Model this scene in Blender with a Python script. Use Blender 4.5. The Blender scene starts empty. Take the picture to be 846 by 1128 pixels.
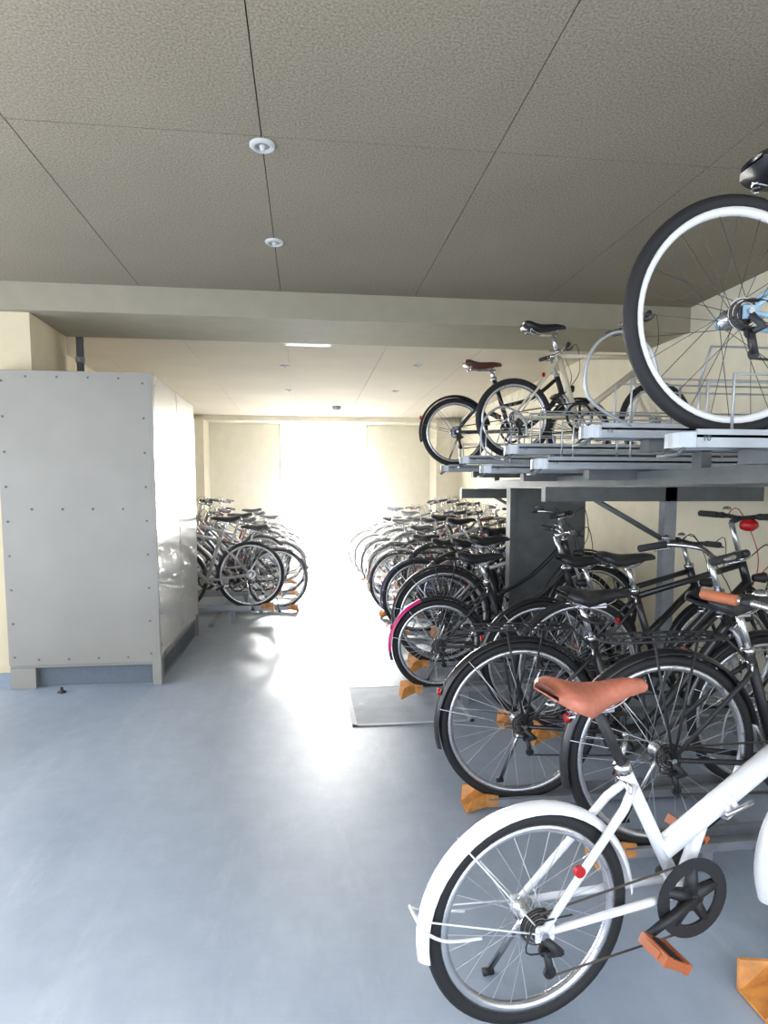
import bpy, math, random
from mathutils import Vector, Matrix
random.seed(4)
V=Vector
S=bpy.context.scene
C=S.collection

# ------------------------------------------------------------ materials
MATS={}
def mk(name,col,rough=.5,metal=0.,noise=.06,scale=30.,bump=0.,coat=0.,spec=.5):
    m=bpy.data.materials.new(name); m.use_nodes=True
    nt=m.node_tree; b=nt.nodes['Principled BSDF']
    b.inputs['Roughness'].default_value=rough
    b.inputs['Metallic'].default_value=metal
    b.inputs['Coat Weight'].default_value=coat
    b.inputs['Specular IOR Level'].default_value=spec
    tc=nt.nodes.new('ShaderNodeTexCoord')
    n=nt.nodes.new('ShaderNodeTexNoise'); n.inputs['Scale'].default_value=scale; n.inputs['Detail'].default_value=4
    nt.links.new(tc.outputs['Object'],n.inputs['Vector'])
    r=nt.nodes.new('ShaderNodeValToRGB')
    r.color_ramp.elements[0].position=.3; r.color_ramp.elements[1].position=.7
    r.color_ramp.elements[0].color=(*[c*(1-noise) for c in col],1)
    r.color_ramp.elements[1].color=(*[min(1,c*(1+noise)) for c in col],1)
    nt.links.new(n.outputs['Fac'],r.inputs['Fac'])
    nt.links.new(r.outputs['Color'],b.inputs['Base Color'])
    if bump>0:
        bp=nt.nodes.new('ShaderNodeBump'); bp.inputs['Strength'].default_value=bump; bp.inputs['Distance'].default_value=.004
        nt.links.new(n.outputs['Fac'],bp.inputs['Height']); nt.links.new(bp.outputs['Normal'],b.inputs['Normal'])
    MATS[name]=m
    return m
mk('tyre',(.012,.012,.013),.7)
mk('black',(.012,.012,.014),.3,coat=.4)
mk('blackmatte',(.018,.018,.02),.5)
mk('alu',(.62,.63,.65),.25,.9)
mk('steel',(.55,.55,.57),.2,1)
mk('spoke',(.6,.6,.62),.3,.8)
mk('spokeblack',(.05,.05,.055),.35,.6)
mk('white',(.82,.83,.85),.3,coat=.5,noise=.02)
mk('rimwhite',(.8,.8,.8),.4,noise=.02)
mk('silver',(.45,.46,.48),.35,.6)
mk('lightblue',(.30,.46,.58),.3,coat=.4)
mk('navy',(.02,.04,.12),.3,coat=.4)
mk('darkred',(.25,.01,.02),.3,coat=.4)
mk('magenta',(.55,.01,.16),.3,coat=.4)
mk('cream',(.65,.58,.42),.35,coat=.4)
mk('brownsad',(.50,.165,.10),.45,noise=.12,scale=60,bump=.15)
mk('darkbrown',(.10,.035,.02),.5)
mk('sadblack',(.02,.02,.023),.38,noise=.15,scale=80,bump=.1)
mk('grip',(.03,.03,.03),.8)
mk('griporange',(.45,.14,.06),.6)
mk('red',(.45,.01,.01),.2)
mk('clear',(.6,.6,.6),.2)
mk('pedorange',(.42,.11,.03),.35)
mk('chain',(.10,.09,.08),.4,.8)
mk('capyellow',(.60,.25,.06),.5,noise=.25,scale=25,bump=.1)
mk('galv',(.30,.32,.34),.45,.55,noise=.15,scale=14)
mk('galvlight',(.40,.43,.45),.45,.45,noise=.1,scale=12)
mk('rod',(.42,.44,.46),.4,.6)
mk('hatchframe',(.60,.63,.65),.6,.05)
mk('hatchplate',(.36,.41,.47),.65,0,.12,7,spec=.35)
mk('galvdark',(.13,.14,.14),.55,.3,noise=.15,scale=10)
mk('plastic_dark',(.03,.03,.03),.5)

class MB:
    def __init__(s): s.v=[];s.f=[];s.m=[];s.mats=[];s.sm=[]
    def mi(s,k):
        if k not in s.mats: s.mats.append(k)
        return s.mats.index(k)
    def add(s,vs,fs,mat,smooth=True):
        o=len(s.v); s.v+= [tuple(v) for v in vs]; i=s.mi(mat)
        for f in fs: s.f.append([a+o for a in f]); s.m.append(i); s.sm.append(smooth)
    def tube(s,pts,r,mat,n=8,closed=False):
        pts=[V(p) for p in pts]; N=len(pts)
        rs=r if isinstance(r,(list,tuple)) else [r]*N
        vs=[];prev=None
        for i,p in enumerate(pts):
            if closed: t=(pts[(i+1)%N]-pts[i-1])
            elif i==0: t=pts[1]-pts[0]
            elif i==N-1: t=pts[-1]-pts[-2]
            else: t=(pts[i+1]-p).normalized()+(p-pts[i-1]).normalized()
            t.normalize()
            if prev is None:
                a=V((0,1,0)) if abs(t.y)<.9 else V((1,0,0))
            else: a=prev
            u=(a-t*a.dot(t)); 
            if u.length<1e-6: u=t.orthogonal()
            u.normalize(); prev=u; w=t.cross(u)
            for k in range(n):
                an=2*math.pi*k/n
                vs.append(p+(u*math.cos(an)+w*math.sin(an))*rs[i])
        fs=[]
        for i in range(N if closed else N-1):
            j=(i+1)%N
            for k in range(n):
                l=(k+1)%n
                fs.append([i*n+k,i*n+l,j*n+l,j*n+k])
        if not closed:
            fs.append(list(range(n))[::-1]); fs.append([(N-1)*n+k for k in range(n)])
        s.add(vs,fs,mat,n>4)
    def curve(s,pts,r,mat,n=8,sub=6):
        P=[V(p) for p in pts]; out=[]
        for i in range(len(P)-1):
            p0=P[max(i-1,0)];p1=P[i];p2=P[i+1];p3=P[min(i+2,len(P)-1)]
            for k in range(sub):
                t=k/sub
                out.append(.5*((2*p1)+(p2-p0)*t+(2*p0-5*p1+4*p2-p3)*t*t+(-p0+3*p1-3*p2+p3)*t**3))
        out.append(P[-1]); s.tube(out,r,mat,n)
    def rev(s,c,prof,mat,n=32,axis='y',closed=False,smooth=True):
        c=V(c);vs=[];m=len(prof)
        for i in range(n):
            a=2*math.pi*i/n
            for (r,h) in prof:
                if axis=='y': vs.append(c+V((r*math.cos(a),h,r*math.sin(a))))
                elif axis=='z': vs.append(c+V((r*math.cos(a),r*math.sin(a),h)))
                else: vs.append(c+V((h,r*math.cos(a),r*math.sin(a))))
        fs=[]
        for i in range(n):
            j=(i+1)%n
            for k in range(m if closed else m-1):
                l=(k+1)%m
                fs.append([i*m+k,j*m+k,j*m+l,i*m+l])
        s.add(vs,fs,mat,smooth)
    def disc(s,c,r,h,mat,n=24,axis='y'):
        s.rev(c,[(0.0001,-h/2),(r,-h/2),(r,h/2),(0.0001,h/2)],mat,n,axis,smooth=False)
    def box(s,lo,hi,mat,M=None):
        x0,y0,z0=lo;x1,y1,z1=hi
        vs=[V(p) for p in [(x0,y0,z0),(x1,y0,z0),(x1,y1,z0),(x0,y1,z0),(x0,y0,z1),(x1,y0,z1),(x1,y1,z1),(x0,y1,z1)]]
        if M: vs=[M@v for v in vs]
        s.add(vs,[[0,3,2,1],[4,5,6,7],[0,1,5,4],[1,2,6,5],[2,3,7,6],[3,0,4,7]],mat,False)
    def arcstrip(s,c,R,a0,a1,w,mat,n=26,depth=.014):
        vs=[];cs=7;c=V(c)
        for side,off in ((0,0),(1,-.002)):
            for i in range(n+1):
                a=math.radians(a0+(a1-a0)*i/n)
                for k in range(cs):
                    t=-1+2*k/(cs-1)
                    rr=R+off-depth*t*t
                    vs.append(c+V((rr*math.cos(a),w/2*t,rr*math.sin(a))))
        fs=[];o=(n+1)*cs
        for i in range(n):
            for k in range(cs-1):
                fs.append([i*cs+k,i*cs+k+1,(i+1)*cs+k+1,(i+1)*cs+k])
                fs.append([o+i*cs+k,o+(i+1)*cs+k,o+(i+1)*cs+k+1,o+i*cs+k+1])
            for k in (0,cs-1):
                fs.append([i*cs+k,(i+1)*cs+k,o+(i+1)*cs+k,o+i*cs+k])
        s.add(vs,fs,mat)
    def mesh(s,name):
        me=bpy.data.meshes.new(name); me.from_pydata(s.v,[],s.f)
        for k in s.mats: me.materials.append(MATS[k])
        me.polygons.foreach_set('material_index',s.m)
        me.polygons.foreach_set('use_smooth',s.sm)
        me.update(); return me
    def obj(s,name,loc=(0,0,0),rz=0,bevel=0):
        o=bpy.data.objects.new(name,s.mesh(name)); C.objects.link(o)
        o.location=loc;o.rotation_euler=(0,0,rz)
        if bevel:
            b=o.modifiers.new('b','BEVEL');b.width=bevel;b.segments=2;b.limit_method='ANGLE'
        return o

# ------------------------------------------------------------ bicycle
def wheel(b,c,R,tw,rim,spoke,n=28,hubr=.016,tyre='tyre'):
    c=V(c); N=64
    pts=[(math.cos(2*math.pi*i/N),math.sin(2*math.pi*i/N)) for i in range(N)]
    b.tube([c+V(((R-tw)*x,0,(R-tw)*z)) for x,z in pts],tw,tyre,10,True)
    ri=R-2*tw+.004
    b.rev(c,[(ri,-.013),(ri,.013),(ri-.014,.012),(ri-.021,.004),(ri-.021,-.004),(ri-.014,-.012)],rim,64,closed=True)
    b.rev(c,[(.004,-.062),(.006,-.062),(.006,-.04),(hubr+.01,-.036),(hubr+.01,-.031),(hubr,-.028),(hubr,.028),(hubr+.01,.031),(hubr+.01,.036),(.006,.04),(.006,.062),(.004,.062)],'alu',16)
    for k in range(n):
        sd=1 if k%2 else -1
        a=2*math.pi*k/n
        off=(1 if (k//2)%2 else -1)*1.1
        p0=c+V(((hubr+.008)*math.cos(a+off),sd*.033,(hubr+.008)*math.sin(a+off)))
        p1=c+V(((ri-.018)*math.cos(a),sd*.003,(ri-.018)*math.sin(a)))
        b.tube([p0,p1],.00125,spoke,3)
    a=.7
    d=V((math.cos(a),0,math.sin(a)))
    b.tube([c+d*(ri-.02),c+d*(ri-.05)],.003,'steel',5)

def saddle(b,c,mat,wide=.08,ln=1.0):
    secs=[(.145,.010,.016,-.018),(.13,.02,.028,-.008),(.08,.025,.04,-.002),(.02,.034,.05,-.006),(-.03,.055,.056,-.008),(-.075,.9*wide,.06,-.002),(-.11,wide,.055,.008),(-.135,.9*wide,.045,.008),(-.15,.6*wide,.02,-.004)]
    vs=[];m=13;c=V(c)
    for x,w,d,z in secs:
        for k in range(m):
            a=math.pi*k/(m-1)
            vs.append(c+V((x*ln,w*math.cos(a),z-d+d*max(0,math.sin(a))**.6)))
    fs=[]
    for i in range(len(secs)-1):
        for k in range(m):
            l=(k+1)%m
            fs.append([i*m+k,i*m+l,(i+1)*m+l,(i+1)*m+k])
    fs.append(list(range(m))); fs.append([(len(secs)-1)*m+k for k in range(m)][::-1])
    b.add(vs,fs,mat)
    for s in (-1,1):
        b.curve([c+V((.10,s*.008,-.035)),c+V((.03,s*.02,-.068)),c+V((-.05,s*.022,-.068)),c+V((-.11,s*.05,-.045))],.0035,'steel',6,4)
        zz=[c+V((-.10+.012*math.cos(t*1.2),s*.045+.012*math.sin(t*1.2),-.075+.0025*t)) for t in range(0,18)]
        b.tube(zz,.002,'steel',4)

def bike(name,R=.34,L=1.08,style='diamond',frame='black',sad='sadblack',grip='grip',fend=None,carrier=False,basket=False,
         bar='flat',sh=.9,hh=1.02,rim='alu',spoke='spoke',gears=True,case=False,crank=-100,tw=.019,stand=True,pedal='blackmatte',wide=.08,ring='blackmatte',front_light=True,lock=False,
         sadx=0.,stl=None,sln=1.,accent=None,redlamp=False):
    b=MB()
    hr=V((0,0,R)); hf=V((L,0,R))
    bb=V((.435,0,.275 if R<.3 else R-.055))
    sd=V((-.52,0,1)).normalized() if style=='fold' else V((-.32,0,.95)).normalized()
    stl=stl or {'diamond':.45,'city':.42,'fold':.39}[style]
    ST=bb+sd*stl
    ha=V((-.32,0,.947)).normalized()
    base=V((L-.045,0,R))
    def hz(z): return base+ha*((z-base.z)/ha.z)
    fx=.03 if style=='fold' else 0
    HB=hz(2*R+.045+fx); HT=hz(2*R+.045+fx+(.13 if style!='fold' else .12))
    clamp=bb+sd*((sh-.065-bb.z)/sd.z)
    top=hz(max(hh-.03,HT.z+.04))
    wheel(b,hr,R,tw,rim,spoke,hubr=.02); wheel(b,hf,R,tw,rim,spoke)
    ft=frame
    r1=.0175
    b.tube([bb,ST],r1,ft,12)
    b.tube([HB-ha*.01,HT+ha*.01],.021,ft,14)
    b.tube([bb+V((0,-.04,0)),bb+V((0,.04,0))],.023,ft,14)
    if style=='diamond':
        b.tube([ST-sd*.03,HT-ha*.02],.016,ft,12)
        b.tube([bb,HB+ha*.02],.021,ft,12)
        ss=ST-sd*.04
    elif style=='city':
        b.curve([HB+ha*.01,HB.lerp(bb,.35)+V((0,0,-.05)),bb+V((.13,0,.03)),bb],.021,ft,12)
        b.curve([HT-ha*.01,HT.lerp(bb+sd*.2,.45)+V((0,0,-.06)),bb+sd*.2],.015,ft,12)
        ss=ST-sd*.05
    else:
        j=bb+sd*.12
        b.tube([j,HB+ha*.03],[.028,.03],ft,14)
        b.tube([bb+V((.01,0,.0)),j.lerp(HB,.28)],.018,ft,12)
        mid=j.lerp(HB,.42); dirx=(HB-j).normalized()
        for o_ in (-.02,.004):
            b.tube([mid+dirx*o_,mid+dirx*(o_+.014)],.038,ft,14)
        b.tube([mid+V((-.03,-.042,-.01)),mid+V((.05,-.048,.02))],.006,'steel',6)
        ss=ST-sd*.05
    for s in (-1,1):
        b.tube([ss+V((0,s*.014,0)),ss.lerp(hr,.15)+V((0,s*.035,0)),hr+V((0,s*.062,.0))],[.009,.009,.007] if style!='fold' else [.011,.011,.009],ft,8)
        b.tube([bb+V((0,s*.03,0)),bb.lerp(hr,.3)+V((0,s*.04,0)),hr+V((0,s*.062,0))],[.011,.011,.008],ft,8)
        b.box(hr+V((-.018,s*.062-.003,-.02)),hr+V((.03,s*.062+.003,.018)),ft)
        b.disc(hr+V((0,s*.07,0)),.010,.012,'steel',8)
        cr=HB-ha*.012
        b.curve([cr+V((0,s*.012,0)),cr-ha*.03+V((0,s*.05,0)),cr.lerp(hf,.6)+V((-.012,s*.055,0)),hf+V((0,s*.055,0))],.0105,ft if style!='city' else 'silver',8,4)
        b.disc(hf+V((0,s*.062,0)),.009,.012,'steel',8)
    b.tube([HB-ha*.035,HB-ha*.005],.017,ft,10)
    b.tube([ST,clamp],.0135,'alu' if frame!='white' else 'blackmatte',10)
    b.tube([ST-sd*.012,ST+sd*.012],.022,'steel',10)
    clamp=clamp+V((sadx,0,0))
    b.box(clamp+V((-.03-max(sadx,0),-.02,-.01)),clamp+V((.03-min(sadx,0),.02,.008)),'steel')
    saddle(b,clamp+V((-.005,0,.068)),sad,wide,sln)
    b.tube([HT+ha*.01,top],.0135 if style!='fold' else .018,'alu' if style!='fold' else ft,10)
    b.tube([HT+ha*.0,HT+ha*.02],.026,'steel',12)
    if bar=='flat':
        bc=top+V((.05,0,.02))
        b.tube([top,bc],.014,'alu' if frame!='black' else 'blackmatte',8)
        P=[bc+V((-.03,-.28,.015)),bc+V((0,-.12,.01)),bc,bc+V((0,.12,.01)),bc+V((-.03,.28,.015))]
        gx=.11
    else:
        bc=top+V((.03,0,.01))
        b.tube([top,bc],.014,'alu',8)
        P=[bc+V((-.2,-.27,.02)),bc+V((-.09,-.25,.04)),bc+V((.0,-.12,.035)),bc,bc+V((.0,.12,.035)),bc+V((-.09,.25,.04)),bc+V((-.2,.27,.02))]
        gx=.12
    b.curve(P,.011,'steel' if bar!='flat' else ('blackmatte' if frame=='black' else 'alu'),8,5)
    for e,f in ((0,1),(-1,-2)):
        p0=P[e];d=(P[f]-P[e]).normalized()
        b.tube([p0-d*.006,p0,p0+d*gx,p0+d*(gx+.004)],[.012,.0165,.0165,.013],grip,10)
        q=p0+d*(gx+.03)
        fwd=V((1,0,-.35)).normalized()
        b.tube([q,q+fwd*.03,q+fwd*.045-d*.05,q+fwd*.04-d*.12],[.008,.007,.005,.004],'steel' if bar!='flat' else 'blackmatte',6)
        b.tube([q-d*.012,q+d*.014],.016,'blackmatte',8)
        b.curve([q+fwd*.03,q+V((.1,0,.03)),(q+HB)/2+V((.13,0,0)),HB+V((.04,0,.03)),HB+V((-.02,0,-.02))],.0025,'blackmatte' if not redlamp else 'red',5,4)
    b.rev(P[-2]+V((-.01,-.03,.03)),[(.0,.018),(.016,.014),(.022,.004),(.022,0),(0,0)],'steel',12,'z')
    if redlamp:
        q=bc+V((-.03,-.1,-.03))
        b.rev(q,[(.001,-.04),(.022,-.035),(.03,-.01),(.03,.02),(.02,.04),(.001,.042)],'red',14,'x')
        b.tube([q,bc+V((0,-.09,.01))],.008,'blackmatte',6)
    cy=-.048
    b.rev(bb+V((0,cy,0)),[(.078,-.002),(.094,-.002),(.094,.002),(.078,.002)],ring,36,closed=True,smooth=False)
    for k in range(5):
        a=2*math.pi*k/5+.3; d=V((math.cos(a),0,math.sin(a)))
        b.tube([bb+V((0,cy,0)),bb+V((0,cy,0))+d*.08],[.011,.006] if frame!='white' else [.02,.013],ring,6)
    if frame=='white':
        b.rev(bb+V((0,cy-.008,0)),[(.072,-.002),(.106,-.002),(.106,.002),(.072,.002)],'blackmatte',40,closed=True,smooth=False)
        b.disc(bb+V((0,cy-.004,0)),.035,.01,'blackmatte',24)
    for s,aa in ((-1,crank),(1,crank+180)):
        a=math.radians(aa); d=V((math.cos(a),0,math.sin(a)))
        p0=bb+V((0,s*.062,0)); p1=p0+d*.16+V((0,s*.012,0))
        b.tube([bb+V((0,s*.03,0)),p0+V((0,s*.006,0))],.014,'alu' if frame!='white' else 'blackmatte',10)
        b.tube([p0,p1],[.014,.010],'blackmatte' if frame=='white' else 'alu',8)
        b.tube([p1,p1+V((0,s*.1,0))],.007,'steel',6)
        M=Matrix.Translation(p1+V((0,s*.06,0)))@Matrix.Rotation(.5,4,'Y')
        for xx in (-.04,.026):
            b.box((xx,-.045,-.013),(xx+.014,.045,.013),pedal,M)
        for yy in (-.045,.035):
            b.box((-.026,yy,-.011),(.026,yy+.01,.011),'blackmatte' if pedal!='pedorange' else pedal,M)
        b.box((-.012,-.04,-.012),(.012,.04,.012),'blackmatte',M)
        b.box((-.043,-.025,-.008),(-.04,.025,.008),'pedorange',M)
        b.box((.04,-.025,-.008),(.043,.025,.008),'pedorange',M)
    ng=6 if gears else 1
    for k in range(ng):
        rr=.048-.0045*k
        b.rev(hr+V((0,-.036-.0035*k,0)),[(.018,-.001),(rr,-.001),(rr,.001),(.018,.001)],'chain' if k%2 else 'steel',20,closed=True,smooth=False)
    rg=.036
    b.tube([bb+V((0,cy,.093)),hr+V((0,cy+.002,rg))],.0038,'chain',4)
    if gears:
        dj=hr+V((.015,cy,-.055)); dk=hr+V((.03,cy,-.115))
        b.tube([bb+V((0,cy,-.093)),dk+V((.0,0,-.012))],.0038,'chain',4)
        b.tube([hr+V((-rg,cy,-.01)),dj+V((.012,0,0)),dk+V((-.012,0,0))],.0038,'chain',4)
        for p in (dj,dk): b.disc(p,.016,.008,'blackmatte',12)
        b.tube([dj+V((0,-.009,0)),dk+V((0,-.009,0))],.009,'blackmatte',6)
        b.tube([dj+V((.004,.009,0)),dk+V((.004,.009,0))],.007,'blackmatte',6)
        b.tube([hr+V((.0,-.07,-.01)),dj+V((.022,-.026,.012)),dj+V((0,-.014,0))],[.011,.014,.010],'blackmatte',8)
        b.curve([dj+V((0,-.02,.01)),dj+V((-.06,-.02,.02)),hr+V((-.02,-.07,.03)),hr+V((.08,-.06,.03))],.0022,'blackmatte',5,4)
    else:
        b.tube([bb+V((0,cy,-.093)),hr+V((0,cy+.002,-rg))],.0038,'chain',4)
    if case:
        pts=[];n=14
        for i in range(n+1):
            a=-math.pi/2+math.pi*i/n; pts.append(bb+V((.112*math.cos(a),0,.112*math.sin(a))))
        for i in range(n+1):
            a=math.pi/2+math.pi*i/n; pts.append(hr+V((.055*math.cos(a),0,.055*math.sin(a))))
        vs=[p+V((0,-.058,0)) for p in pts]+[p+V((0,-.036,0)) for p in pts]; N=len(pts)
        b.add(vs,[list(range(N))]+[[i,(i+1)%N,(i+1)%N+N,i+N] for i in range(N)],'blackmatte',False)
    if fend:
        b.arcstrip(hr,R+.022,12 if style!='fold' else 5,196 if style!='fold' else 190,.056,fend,depth=.014 if style!='fold' else .02)
        b.arcstrip(hf,R+.022,35,172 if style!='fold' else 200,.056,fend)
        if accent: b.arcstrip(hr,R+.025,112,186,.06,accent)
        for a_,s0 in ((168,1),(168,-1),(130,1),(130,-1)):
            a=math.radians(a_); e=hr+V(((R+.01)*math.cos(a),s0*.027,(R+.01)*math.sin(a)))
            b.tube([hr+V((0,s0*.068,0)),e],.0022,'steel' if fend!='white' else 'white',5)
        for s0 in (1,-1):
            a=math.radians(160); e=hf+V(((R+.01)*math.cos(a),s0*.027,(R+.01)*math.sin(a)))
            b.tube([hf+V((0,s0*.06,0)),e],.0022,'steel',5)
        if style!='fold':
            a=math.radians(158)
            p=hr+V(((R+.03)*math.cos(a),0,(R+.03)*math.sin(a)))
            b.disc(p,.014,.012,'red',14,axis='x')
        else:
            T=lambda r_,a_,y_: hr+V((r_*math.cos(math.radians(a_)),y_,r_*math.sin(math.radians(a_))))
            b.curve([T(R-.12,176,-.05),T(R-.03,174,-.055),T(R+.022,170,-.045),T(R+.034,168,-.025),T(R+.034,168,.025),T(R+.022,170,.045),T(R-.03,174,.055),T(R-.12,176,.05)],.004,'white',7,5)
    else:
        b.disc(ss.lerp(hr,.3)+V((-.03,-.045,0)),.014,.012,'red',12,axis='x')
    if style=='fold':
        b.disc(ss.lerp(hr,.55)+V((-.03,-.062,0)),.014,.012,'red',14,axis='y')
    if carrier:
        z=2*R+.06
        for s in (-1,1):
            b.curve([(.2,s*.035,z),(.12,s*.06,z),(-.15,s*.06,z),(-.23,s*.045,z),(-.245,0,z)],.005,'blackmatte',6,4)
            b.tube([(-.08,s*.06,z),hr+V((0,s*.07,0))],.0045,'blackmatte',6)
            b.tube([(.07,s*.06,z),hr+V((0,s*.07,0))],.0045,'blackmatte',6)
        for x in (-.2,-.13,-.05,.03,.1,.17):
            b.tube([(x,-.055,z),(x,.055,z)],.004,'blackmatte',5)
        b.tube([(-.22,0,z),(.2,0,z)],.004,'blackmatte',5)
        b.tube([(.2,-.035,z),(.2,.035,z)],.005,'blackmatte',5)
        b.tube([(.2,0,z),ss],.005,'blackmatte',5)
    if basket:
        x0,x1=L-.12,L+.18; z0,z1=2*R+.1,2*R+.32
        def loop(z,gr,r=.0025):
            X0,X1,Y=x0-gr*.3,x1+gr,.15+gr
            b.tube([(X0,-Y,z),(X1,-Y,z),(X1,Y,z),(X0,Y,z)],r,'blackmatte',5,True)
        for i in range(7): loop(z0+(z1-z0)*i/6,.04*i/6,.0045 if i in(0,6) else .002)
        for i in range(13):
            t=i/12; x=x0+(x1-x0)*t
            for s in (-1,1): b.tube([(x,s*.15,z0),(x+.04*t,s*.19,z1)],.002,'blackmatte',4)
            y=-.15+.3*t
            b.tube([(x1,y,z0),(x1+.04,y*1.27,z1)],.002,'blackmatte',4)
            b.tube([(x0,y,z0),(x0-.012,y*1.27,z1)],.002,'blackmatte',4)
            b.tube([(x0,y,z0),(x1,y,z0)],.002,'blackmatte',4)
        for s in (-1,1): b.tube([hf+V((0,s*.06,0)),(L+.02,s*.1,z0)],.004,'steel',5)
    if front_light:
        p=HB+V((.06,.0,.04)) if not basket else hf+V((.07,.07,.1))
        b.rev(p,[(.001,-.035),(.018,-.03),(.027,.02),(.028,.03),(.001,.034)],'blackmatte',14,'x')
        b.rev(p,[(.001,.036),(.024,.032)],'clear',14,'x')
        b.tube([p,HB+V((.02,0,.0))],.005,'steel',5)
    if stand:
        b.tube([hr+V((.05,.06,-.0)),V((-.03,.16,.012))],.008,'steel',7)
        b.tube([V((-.045,.165,.008)),V((-.015,.16,.012))],.011,'blackmatte',7)
    for c_ in (ss+V((-.02,0,.01)),HB-ha*.04+V((.03,0,0))):
        for s in (-1,1): b.tube([c_,c_+V((0,s*.03,-.005)),c_+V((0,s*.026,-.05))],.005,'steel',5)
    if lock:
        q=clamp+V((-.02,0,-.06))
        b.tube([q+V((.05*math.cos(t/10*6.283),.05*math.sin(t/10*6.283),-.01*math.sin(t)))for t in range(10)],.008,'blackmatte',6,True)
    return b.mesh(name)

def put(me,name,x,y,z=0.,ang=0.,lean=0.):
    o=bpy.data.objects.new(name,me); C.objects.link(o)
    o.rotation_mode='XYZ'
    o.rotation_euler=(lean,0,math.radians(ang)); o.location=(x,y,z); return o

# ------------------------------------------------------------ room materials
def mat_wall(name,col,sc=8):
    return mk(name,col,.75,0,.04,sc,bump=.08)
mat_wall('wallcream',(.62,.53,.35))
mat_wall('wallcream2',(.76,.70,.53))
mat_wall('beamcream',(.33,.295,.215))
mk('basegrey',(.25,.30,.36),.6)
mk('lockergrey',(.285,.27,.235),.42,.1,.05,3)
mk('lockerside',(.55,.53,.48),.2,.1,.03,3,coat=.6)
mk('lockerdark',(.12,.145,.17),.5)
mk('lampwhite',(.55,.55,.53),.4)
mk('lampgrey',(.25,.25,.24),.4)
mk('ventcream',(.28,.26,.20),.5)
mk('doorframe',(.30,.20,.13),.5)
mk('outside',(.75,.74,.70),.8,noise=.1,scale=2)
def ceil_mat(name,c0,c1):
    m=bpy.data.materials.new(name);m.use_nodes=True;nt=m.node_tree;b=nt.nodes['Principled BSDF']
    b.inputs['Roughness'].default_value=.95
    tc=nt.nodes.new('ShaderNodeTexCoord')
    n=nt.nodes.new('ShaderNodeTexNoise');n.inputs['Scale'].default_value=120;n.inputs['Detail'].default_value=4;n.inputs['Roughness'].default_value=.75
    n2=nt.nodes.new('ShaderNodeTexNoise');n2.inputs['Scale'].default_value=1.6
    r=nt.nodes.new('ShaderNodeValToRGB');e=r.color_ramp.elements
    e[0].position=.34;e[0].color=(*c0,1);e[1].position=.64;e[1].color=(*c1,1)
    mr=nt.nodes.new('ShaderNodeMapRange');mr.inputs[3].default_value=.88;mr.inputs[4].default_value=1.1
    mx=nt.nodes.new('ShaderNodeVectorMath');mx.operation='SCALE'
    bp=nt.nodes.new('ShaderNodeBump');bp.inputs['Strength'].default_value=.3;bp.inputs['Distance'].default_value=.003
    L=nt.links.new
    L(tc.outputs['Object'],n.inputs['Vector']);L(tc.outputs['Object'],n2.inputs['Vector']);L(n.outputs['Fac'],r.inputs['Fac'])
    L(n2.outputs['Fac'],mr.inputs[0]);L(r.outputs['Color'],mx.inputs[0]);L(mr.outputs[0],mx.inputs['Scale']);L(mx.outputs[0],b.inputs['Base Color'])
    L(n.outputs['Fac'],bp.inputs['Height']);L(bp.outputs['Normal'],b.inputs['Normal'])
    MATS[name]=m
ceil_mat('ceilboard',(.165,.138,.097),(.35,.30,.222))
ceil_mat('ceilboard_lit',(.50,.44,.34),(.68,.61,.49))  # paler copy of ceilboard; the back room's brightness is put into the colour
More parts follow.
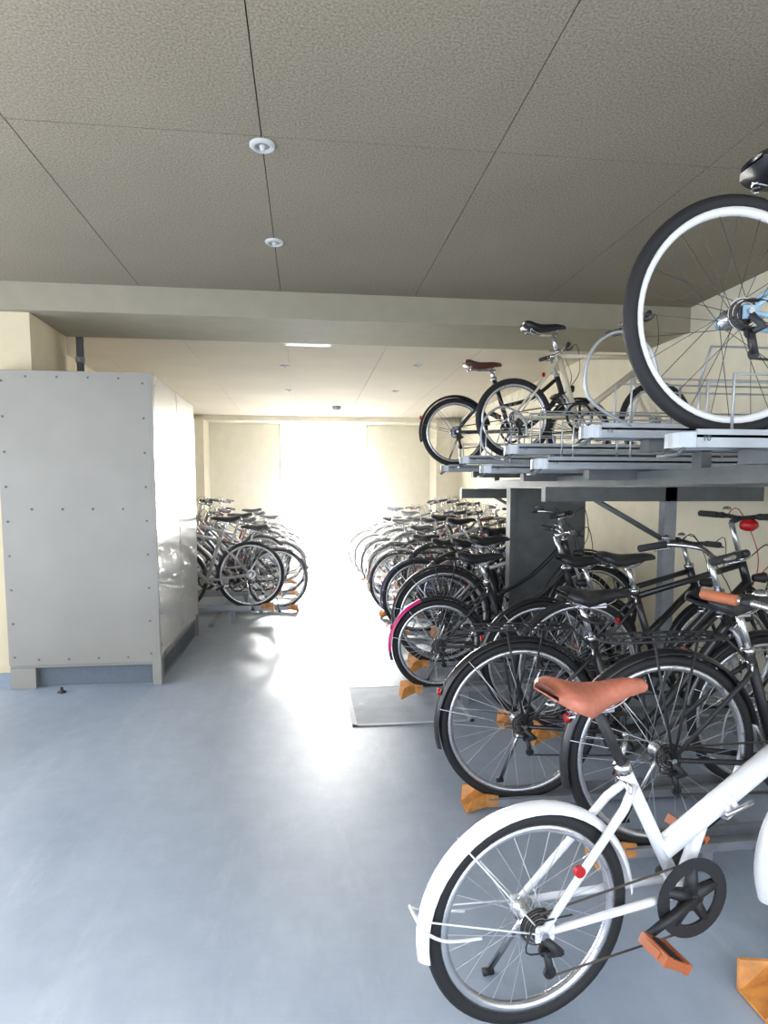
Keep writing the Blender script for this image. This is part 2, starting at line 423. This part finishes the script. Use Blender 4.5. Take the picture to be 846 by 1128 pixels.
def floor_mat():
    m=bpy.data.materials.new('floorpaint');m.use_nodes=True;nt=m.node_tree;b=nt.nodes['Principled BSDF'];L=nt.links.new
    tc=nt.nodes.new('ShaderNodeTexCoord')
    mp=nt.nodes.new('ShaderNodeMapping');mp.inputs['Scale'].default_value=(1.6,.6,1);mp.inputs['Rotation'].default_value=(0,0,.35)
    n=nt.nodes.new('ShaderNodeTexNoise');n.inputs['Scale'].default_value=1.3;n.inputs['Detail'].default_value=7;n.inputs['Roughness'].default_value=.58
    r=nt.nodes.new('ShaderNodeValToRGB');e=r.color_ramp.elements
    e[0].position=.34;e[0].color=(.31,.37,.455,1);e[1].position=.68;e[1].color=(.42,.485,.57,1)
    n2=nt.nodes.new('ShaderNodeTexNoise');n2.inputs['Scale'].default_value=9;n2.inputs['Detail'].default_value=9;n2.inputs['Roughness'].default_value=.7
    r2=nt.nodes.new('ShaderNodeValToRGB');r2.color_ramp.elements[0].position=.42;r2.color_ramp.elements[0].color=(.88,.89,.90,1);r2.color_ramp.elements[1].position=.6;r2.color_ramp.elements[1].color=(1,1,1,1)
    mp3=nt.nodes.new('ShaderNodeMapping');mp3.inputs['Scale'].default_value=(4,.9,1);mp3.inputs['Rotation'].default_value=(0,0,-.12)
    n3=nt.nodes.new('ShaderNodeTexNoise');n3.inputs['Scale'].default_value=1.8;n3.inputs['Detail'].default_value=8;n3.inputs['Roughness'].default_value=.7
    r3=nt.nodes.new('ShaderNodeValToRGB');r3.color_ramp.elements[0].position=.54;r3.color_ramp.elements[0].color=(0,0,0,1);r3.color_ramp.elements[1].position=.70;r3.color_ramp.elements[1].color=(1,1,1,1)
    mx=nt.nodes.new('ShaderNodeMix');mx.data_type='RGBA';mx.blend_type='MULTIPLY';mx.inputs[0].default_value=.6
    mx3=nt.nodes.new('ShaderNodeMix');mx3.data_type='RGBA';mx3.inputs[7].default_value=(.54,.59,.65,1)
    k3=nt.nodes.new('ShaderNodeMath');k3.operation='MULTIPLY';k3.inputs[1].default_value=.28
    rr=nt.nodes.new('ShaderNodeMapRange');rr.inputs[1].default_value=.3;rr.inputs[2].default_value=.7;rr.inputs[3].default_value=.36;rr.inputs[4].default_value=.54
    bp=nt.nodes.new('ShaderNodeBump');bp.inputs['Strength'].default_value=.08;bp.inputs['Distance'].default_value=.003
    L(tc.outputs['Object'],mp.inputs['Vector']);L(mp.outputs[0],n.inputs['Vector']);L(tc.outputs['Object'],n2.inputs['Vector'])
    L(tc.outputs['Object'],mp3.inputs['Vector']);L(mp3.outputs[0],n3.inputs['Vector']);L(n3.outputs['Fac'],r3.inputs['Fac']);L(r3.outputs['Color'],k3.inputs[0]);L(k3.outputs[0],mx3.inputs[0])
    L(n.outputs['Fac'],r.inputs['Fac']);L(n2.outputs['Fac'],r2.inputs['Fac']);L(r.outputs['Color'],mx.inputs[6]);L(r2.outputs['Color'],mx.inputs[7])
    L(mx.outputs[2],mx3.inputs[6]);L(mx3.outputs[2],b.inputs['Base Color']);L(n.outputs['Fac'],rr.inputs[0]);L(rr.outputs[0],b.inputs['Roughness'])
    L(n2.outputs['Fac'],bp.inputs['Height']);L(bp.outputs['Normal'],b.inputs['Normal'])
    MATS['floorpaint']=m
floor_mat()

def boxo(name,lo,hi,mat,bevel=0):
    b=MB();b.box(lo,hi,mat);return b.obj(name,bevel=bevel)
XL,XR=-3.4,2.8; YB=11.8; ZC=2.65
boxo('floor',(XL,-4,-.1),(XR+.1,YB+.15,0),'floorpaint')
boxo('ground',(-25,YB+.15,-.14),(25,40,-.04),'outside')
b=MB()
xs=[XL]+[-.15+.91*k for k in range(-3,4) if XL<-.15+.91*k<XR]+[XR]
def boards(y0,y1,seams,mat):
    ys=[y0]+[s for s in seams if y0<s<y1]+[y1]
    for i in range(len(xs)-1):
        for j in range(len(ys)-1):
            g=.0022
            b.box((xs[i]+g,ys[j]+g,ZC),(xs[i+1]-g,ys[j+1]-g,ZC+.03),mat)
boards(-1.14,4.4,[.70,2.54],'ceilboard'); boards(5.1,YB,[6.94,8.78,10.62],'ceilboard_lit')
b.box((XL,-1.14,ZC+.03),(XR,YB,ZC+.1),'lampgrey')
b.obj('ceiling')
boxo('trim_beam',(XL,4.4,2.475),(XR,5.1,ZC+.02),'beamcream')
boxo('trim_back_beam',(-2.3,11.35,2.56),(XR,YB,ZC+.02),'wallcream2')
boxo('wall_right',(XR,-.6,0),(XR+.12,YB,ZC+.1),'wallcream2')
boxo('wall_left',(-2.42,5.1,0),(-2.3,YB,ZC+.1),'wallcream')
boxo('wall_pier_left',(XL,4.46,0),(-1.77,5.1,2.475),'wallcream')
boxo('wall_pier_back_left',(-2.3,11.2,0),(-1.72,YB,2.56),'wallcream2')
boxo('wall_pier_back_right',(2.34,11.2,0),(XR,YB,2.56),'wallcream2')
b=MB()
b.box((-2.3,YB,0),(-.44,YB+.12,ZC+.1),'wallcream2');b.box((1.13,YB,0),(XR,YB+.12,ZC+.1),'wallcream2');b.box((-.44,YB,2.56),(1.13,YB+.12,ZC+.1),'wallcream2')
b.obj('wall_back')
b=MB()
b.box((-.46,YB-.02,0),(-.435,YB+.14,2.56),'doorframe');b.box((1.125,YB-.02,0),(1.15,YB+.14,2.56),'doorframe')
b.obj('trim_doorway')
boxo('baseboard_left',(XL,4.44,0),(-1.77,4.46,.09),'basegrey')
boxo('baseboard_back',(-1.72,YB-.012,0),(-.47,YB,.09),'basegrey')
boxo('baseboard_right',(XR-.012,-.6,0),(XR,4.5,.09),'basegrey')

# ------------------------------------------------------------ ceiling fixtures
def fixture(x,y,name='ceiling_downlight',r=.05):
    b=MB()
    b.rev((x,y,ZC),[(r,.0),(r,-.006),(r*.85,-.012),(r*.62,-.010),(r*.55,.0)],'lampwhite',24,'z')
    b.rev((x,y,ZC),[(r*.6,-.004),(.001,-.004)],'lampgrey',20,'z')
    b.rev((x,y,ZC-.005),[(.001,-.018),(.009,-.014),(.013,0)],'lampwhite',12,'z')
    b.obj(name)
for x,y in ((-.15,2.6),(-.15,3.55),(-.2,6.9),(-.2,8.5),(1.2,6.7),(1.2,8.4)): fixture(x,y)
b=MB(); b.rev((.5,10,ZC),[(.07,0),(.07,-.02),(.05,-.06),(.001,-.07)],'lampgrey',20,'z'); b.obj('smoke_detector')
b=MB()
b.box((-.17,5.75,ZC-.004),(.25,5.97,ZC),'ventcream')
for i in range(7): b.box((-.15,5.77+i*.028,ZC-.006),(.23,5.782+i*.028,ZC-.003),'lampgrey')
b.obj('ceiling_vent')

# ------------------------------------------------------------ locker cabinet
b=MB()
x0,x1,y0,y1,zt=-1.96,-.99,4.36,5.9,2.09
b.box((x0,y0+.015,.14),(x1-.015,4.455,zt-.005),'lockergrey')
b.box((-1.765,4.455,.14),(x1-.015,y1,zt-.005),'lockergrey')
b.box((x0,y0,.16),(x1-.02,y0+.015,zt),'lockergrey')
b.box((x1-.055,y0-.004,0),(x1+.004,y0+.05,.2),'lockergrey')
b.box((x0,y0+.01,0),(x0+.16,y0+.06,.14),'lockergrey')
b.box((x0+.16,y0+.07,0.0),(x1-.02,y0+.1,.15),'lockerdark')
b.box((x1-.02,y0-.003,.16),(x1,y0+.03,zt+.004),'lockergrey')
for i in range(2):
    ya=y0+.03+i*.76; b.box((x1-.015,ya+.004,.2),(x1,ya+.75,zt-.004),'lockerside')
b.box((-1.76,5.0,0),(x1-.04,y1-.02,.16),'lockerdark')
b.box((x1-.04,y0+.05,0),(x1-.02,y1-.02,.18),'lockerdark')
for i in range(28):
    b.box((x1-.022,y0+.2+i*.045,.03),(x1-.012,y0+.212+i*.045,.17),'galvdark')
b.box((x1-.02,y1-.06,0),(x1+.002,y1,.2),'lockergrey')
def bolt(x,y,z,ax):
    b.rev((x,y,z),[(.008,-.003),(.007,.0),(.001,-.005)] if ax=='y' else [(.008,.001),(.006,.003),(.001,.004)],'galvdark',8,ax)
for k in range(9):
    z=.22+k*.225
    for x in (x0+.04,x1-.06): bolt(x,y0-.001,z,'y')
for k in range(1,5): 
    for z in (.2,2.05,1.2): bolt(x0+k*.19,y0-.001,z,'y')
for k in range(9):
    for y in (y0+.07,y0+.74,y0+.83,y1-.06): bolt(x1,y,.26+k*.22,'x')
b.obj('steel_cabinet',bevel=.003)
b=MB(); b.rev((-1.60,4.26,0),[(.026,0),(.026,.01),(.010,.016),(.010,.035),(.001,.038)],'plastic_dark',14,'z'); b.obj('floor_bolt')
b=MB(); b.tube([(-1.7,5.18,2.09),(-1.7,5.18,ZC)],.028,'galvdark',12)
b.tube([(-1.7,5.18,2.3),(-1.7,5.18,2.34)],.036,'galv',12); b.box((-1.71,5.1,2.3),(-1.69,5.18,2.33),'galv')
b.obj('conduit_pipe')

b=MB()
a0,a1,c0,c1=.25,.95,3.42,4.14
b.box((a0,c0,0),(a1,c1,.003),'hatchplate')
for lo,hi in (((a0,c0),(a1,c0+.026)),((a0,c1-.026),(a1,c1)),((a0,c0),(a0+.026,c1)),((a1-.026,c0),(a1,c1))):
    b.box((lo[0],lo[1],0),(hi[0],hi[1],.005),'hatchframe')
for (x,y) in ((a0+.08,c0+.36),(a1-.08,c0+.36)): b.rev((x,y,.003),[(.02,0),(.018,.002),(.001,.002)],'hatchframe',12,'z')
b.obj('floor_hatch')

# ------------------------------------------------------------ racks
def channel(b,xa,xb,y,z,mat='galv',w=.09,h=.035,t=.004):
    lo,hi=min(xa,xb),max(xa,xb)
    b.box((lo,y-w/2,z-t),(hi,y+w/2,z),mat)
    for s in (-1,1):
        yy=y+s*w/2
        b.box((lo,min(yy,yy-s*t),z),(hi,max(yy,yy-s*t),z+h),mat)
        b.box((lo,min(yy,yy+s*.014),z+h-t),(hi,max(yy,yy+s*.014),z+h),mat)
def cap(b,x,y,z,dx):
    def q(u,v,w): return V((x+dx*u,y+v,z+w))
    tk=.006
    for s in (-1,1):
        vs=[q(.0,s*.045,.0),q(0,s*.05,.055),q(-.07,s*.078,.045),q(-.085,s*.055,-min(z,.04)+.003),q(.05,s*.047,.0),q(.05,s*.048,.045)]
        vs2=[v+V((0,-s*tk*1.5,0)) for v in vs]
        F=[[0,1,2,3],[4,5,1,0]]
        b.add(vs+vs2,F+[[a+6 for a in f][::-1] for f in F]+[[1,7,8,2],[2,8,9,3],[5,11,7,1],[3,9,6,0]],'capyellow',False)
    vs=[q(.05,-.045,.002),q(.05,.045,.002),q(-.0,-.045,.002),q(0,.045,.002),q(-.085,-.055,-min(z,.04)+.004),q(-.085,.055,-min(z,.04)+.004)]
    vs2=[v+V((0,0,.006)) for v in vs]
    F=[[0,1,3,2],[2,3,5,4]]
    b.add(vs+vs2,F+[[a+6 for a in f][::-1] for f in F]+[[4,5,11,10]],'capyellow',False)

near=[(1.19,1.94,.09),(.875,2.46,.02),(1.33,2.92,.11),(1.30,3.32,.03),(.80,3.74,.09),(.93,4.18,.12)]
far=[]
for i in range(14):
    far.append((1.02+.28*(i%2)+random.uniform(-.04,.04),4.64+.45*i,.03 if i%2==0 else .13))
b=MB()
channel(b,1.22,2.6,1.37,.03); cap(b,1.2,1.37,.03,1)
for (wx,y,z) in near+far:
    channel(b,wx-.14,2.62,y,z); cap(b,wx-.15,y,z,1)
    for x in (wx+.15,2.4): b.box((x,y-.03,0),(x+.04,y+.03,z-.003),'galv')
    xx=wx+.95
    for s in (-1,1):
        b.curve([(xx,y+s*.05,z+.02),(xx+.02,y+s*.05,z+.3),(xx+.12,y+s*.045,z+.38),(xx+.22,y+s*.05,z+.3),(xx+.24,y+s*.05,z+.02)],.005,'rod',6,4)
for x in (1.62,2.3):
    b.box((x,1.1,.0),(x+.05,10.7,.025),'galv')
b.obj('bicycle_rack_lower')
leftb=[]
for i in range(9): leftb.append((-.54+.2*(i%2)+random.uniform(-.03,.03),6.42+.5*i,.14 if i%2==0 else .03))
b=MB()
for (wx,y,z) in leftb:
    channel(b,wx+.14,-2.2,y,z,'galvlight'); cap(b,wx+.15,y,z,-1)
    for x in (wx-.2,-2.0): b.box((x,y-.03,0),(x+.04,y+.03,z-.003),'galv')
for x in (-1.75,-.95): b.box((x,6.2,0),(x+.05,10.7,.025),'galv')
b.obj('bicycle_rack_left')

upper=[(1.07,1.77,1.48),(1.0,2.22,1.545),(.98,2.66,1.45),(1.0,3.1,1.54),(1.0,3.55,1.46),(1.02,4.12,1.54),(1.04,4.8,1.51)]
b=MB()
for i,(xe,y,z) in enumerate(upper):
    w=.13
    b.box((xe+.05,y-w/2,z-.012),(2.72,y+w/2,z-.004),'galvlight')
    for s in (-1,1):
        yy=y+s*w/2
        b.box((xe+.05,min(yy,yy-s*.006),z-.04),(2.72,max(yy,yy-s*.006),z+.012),'galvlight')
    n=10;vs=[]
    for zz in (z-.04,z+.004):
        for k in range(n+1):
            a=math.pi/2+math.pi*k/n
            vs.append((xe+.06+.06*math.cos(a),y+w/2*math.sin(a),zz))
    fs=[[k,k+1,k+n+2,k+n+1] for k in range(n)]+[list(range(n+1,2*n+2))]
    b.add(vs,fs,'galvlight',False)
    b.box((xe+.25,y-.03,z-.085),(2.72,y+.03,z-.04),'galvdark')
    for s in (-1,1):
        yy=y+s*.06
        if i in (1,4) and s==-1:
            b.curve([(xe+.16,yy,z),(xe+.0,yy,z+.10),(xe+.0,yy,z+.25),(xe+.10,yy,z+.33),(xe+.22,yy,z+.28),(xe+.26,yy,z+.17)],.0065,'rod',7,6)
        b.tube([(xe+.16,yy,z),(xe+.16,yy,z+.17),(xe+1.45,yy,z+.17)],.0045,'rod',6)
        for x in (.42,.85,1.45): b.tube([(xe+x,yy,z-.01),(xe+x,yy,z+.17)],.0045,'rod',6)
    if i in (1,5,6,2): b.tube([(xe+.42,y-.06,z+.17),(xe+.46,y-.06,z+.29),(xe+1.3,y-.06,z+.29),(xe+1.35,y-.06,z+.17)],.005,'rod',6)
    for s in (-1,1):
        b.tube([(xe+.03,y+s*.045,z-.035),(xe+.0,y+s*.045,z-.06)],.005,'galvdark',6)
    b.tube([(xe,y-.05,z-.06),(xe,y+.05,z-.06)],.006,'galvdark',6)
for x in (1.45,2.35):
    b.box((x,1.25,1.34),(x+.06,5.25,1.40),'galvdark')
for y in (1.3,3.34,5.2):
    x=2.0
    b.box((x,y-.03,.02),(x+.07,y+.03,1.34),'galv')
    b.box((x-.08,y-.1,0),(x+.16,y+.1,.02),'galv')
    b.box((1.3,y-.03,1.26),(2.6,y+.03,1.34),'galvdark')
    b.tube([(2.0,y,1.05),(1.6,y,1.27)],.015,'galvdark',8)
for (xe,y,z) in upper:
    for x in (1.45,2.35): b.box((x+.01,y-.03,1.39),(x+.05,y+.03,z-.08),'galvdark')
b.box((1.5,4.43,0.0),(2.05,4.48,1.34),'galvdark')
b.box((1.47,4.41,0.0),(1.51,4.50,1.34),'galvdark')
rk=b.obj('bicycle_rack_upper')
for i,(xe,y,z) in enumerate(upper):
    cu=bpy.data.curves.new('number','FONT');cu.body=str(10+2*i);cu.size=.026;cu.extrude=.0005;cu.align_x='CENTER';cu.align_y='CENTER'
    cu.materials.append(MATS['galvdark'])
    o=bpy.data.objects.new('tray_number',cu);C.objects.link(o);o.parent=rk
    o.location=(xe+.08,y-.0665,z-.014);o.rotation_euler=(math.radians(90),0,0)
# ------------------------------------------------------------ bikes
m_fold=bike('folding_bicycle_white',R=.272,L=1.0,style='fold',frame='white',sad='brownsad',fend='white',bar='flat',sh=.85,hh=.99,crank=-158,tw=.019,pedal='pedorange',grip='griporange',wide=.095,sln=.95,sadx=.01)
put(m_fold,'folding_bicycle',.535,1.405,0,9)
m_city=bike('city_black',style='city',frame='black',fend='black',carrier=True,bar='swept',sh=.89,hh=1.03,gears=True,wide=.11,lock=True,sadx=.07)
m_cityb=bike('city_basket',style='city',frame='darkred',fend='silver',carrier=True,basket=True,bar='swept',sh=.84,hh=1.05,gears=False,case=True,wide=.1)
m_cross=bike('cross_black',style='diamond',frame='black',bar='flat',sh=.93,hh=1.0,crank=-30,fend='black')
m_cross2=bike('cross_silver',style='diamond',frame='silver',bar='flat',sh=.93,hh=1.0,crank=20)
m_cross3=bike('cross_blackred',style='diamond',frame='black',bar='flat',sh=.90,hh=1.08,crank=60,redlamp=True)
m_blue=bike('cross_blue',R=.348,style='diamond',frame='lightblue',bar='flat',sh=.80,stl=.34,sadx=-.10,hh=1.0,crank=150,rim='rimwhite',spoke='spokeblack',stand=False,tw=.021)
m_navy=bike('city_navy',style='city',frame='navy',fend='navy',carrier=True,bar='swept',sh=.86,hh=1.02,gears=False,case=True,grip='darkbrown')
m_mag=bike('mini_magenta',R=.285,L=1.0,style='city',frame='blackmatte',fend='blackmatte',accent='magenta',bar='flat',sh=.85,hh=.98,crank=10)
m_mini=bike('mini_white',R=.262,L=1.0,style='diamond',frame='cream',fend=None,bar='flat',sh=.88,hh=.89,crank=-60,tw=.02,sadx=-.05)
m_mini2=bike('mini_black',R=.262,L=1.0,style='city',frame='blackmatte',fend='blackmatte',sad='darkbrown',bar='flat',sh=.80,hh=.88,crank=-60,sadx=-.06)
m_or=bike('cross_orangegrip',style='city',frame='blackmatte',fend='black',carrier=True,bar='swept',sh=.88,hh=1.0,grip='griporange',crank=-70,wide=.1)
seq=[m_or,m_city,m_cross3,m_cross,m_mag,m_city]
nm=['city_bicycle','city_bicycle','hybrid_bicycle','hybrid_bicycle','small_wheel_bicycle','city_bicycle']
for (wx,y,z),me,n in zip(near,seq,nm):
    put(me,n,wx,y,z+.001,random.uniform(-1.2,1.2),random.uniform(-.02,.02))
pool=[(m_cross2,'hybrid_bicycle'),(m_city,'city_bicycle'),(m_navy,'city_bicycle'),(m_cross,'hybrid_bicycle'),(m_cityb,'city_bicycle')]
for i,(wx,y,z) in enumerate(far):
    me,n=pool[i%5]; put(me,n,wx,y,z+.001,random.uniform(-1,1),random.uniform(-.03,.03))
for i,(wx,y,z) in enumerate(leftb):
    me,n=pool[(i*2+1)%5] if i else (m_cross2,'hybrid_bicycle'); put(me,n,wx,y,z+.001,180+random.uniform(-1,1),random.uniform(-.03,.03))
put(m_blue,'hybrid_bicycle',1.265,1.77,1.477,0)
put(m_mini,'small_wheel_bicycle',1.38,4.10,1.538,0)
put(m_mini2,'small_wheel_bicycle',1.15,4.8,1.508,0)

# ------------------------------------------------------------ light
w=bpy.data.worlds.new('World');S.world=w;w.use_nodes=True;nt=w.node_tree;L=nt.links.new
bg=nt.nodes['Background']
tc=nt.nodes.new('ShaderNodeTexCoord');sp=nt.nodes.new('ShaderNodeSeparateXYZ')
L(tc.outputs['Generated'],sp.inputs[0])
r=nt.nodes.new('ShaderNodeValToRGB');e=r.color_ramp.elements
mr=nt.nodes.new('ShaderNodeMapRange');mr.inputs[1].default_value=-1;mr.inputs[2].default_value=1
L(sp.outputs['Y'],mr.inputs[0]);L(mr.outputs[0],r.inputs['Fac'])
e[0].position=.70;e[0].color=(.046,.050,.057,1);e[1].position=.92;e[1].color=(1,.98,.95,1)
L(r.outputs['Color'],bg.inputs['Color']);bg.inputs['Strength'].default_value=65
sl=bpy.data.lights.new('sun','SUN');sl.energy=50;sl.angle=.2;sl.color=(1,.98,.93)
so=bpy.data.objects.new('sun',sl);C.objects.link(so)
d=V((.055,-1,-.42)).normalized()
so.rotation_euler=d.to_track_quat('-Z','Y').to_euler()
# scatter volume added in the back room to imitate glare from the doorway
m=bpy.data.materials.new('glare_volume');m.use_nodes=True;nt=m.node_tree
nt.nodes.remove(nt.nodes['Principled BSDF'])
vs=nt.nodes.new('ShaderNodeVolumeScatter');vs.inputs['Density'].default_value=.028;vs.inputs['Anisotropy'].default_value=.55
nt.links.new(vs.outputs[0],nt.nodes['Material Output'].inputs['Volume'])
MATS['glare_volume']=m
boxo('glare_volume',(-2.28,5.12,.01),(XR-.01,11.19,2.55),'glare_volume')

S.view_settings.view_transform='Standard'
S.view_settings.exposure=0
# ------------------------------------------------------------ camera
cam=bpy.data.cameras.new('camera');co=bpy.data.objects.new('camera',cam);C.objects.link(co)
co.location=(0,0,1.31);co.rotation_euler=(math.radians(85),0,math.radians(-7.1))
cam.sensor_fit='VERTICAL';cam.sensor_height=36;cam.lens=693/1128*36;cam.shift_y=39/1128
cam.clip_start=.02
S.camera=co
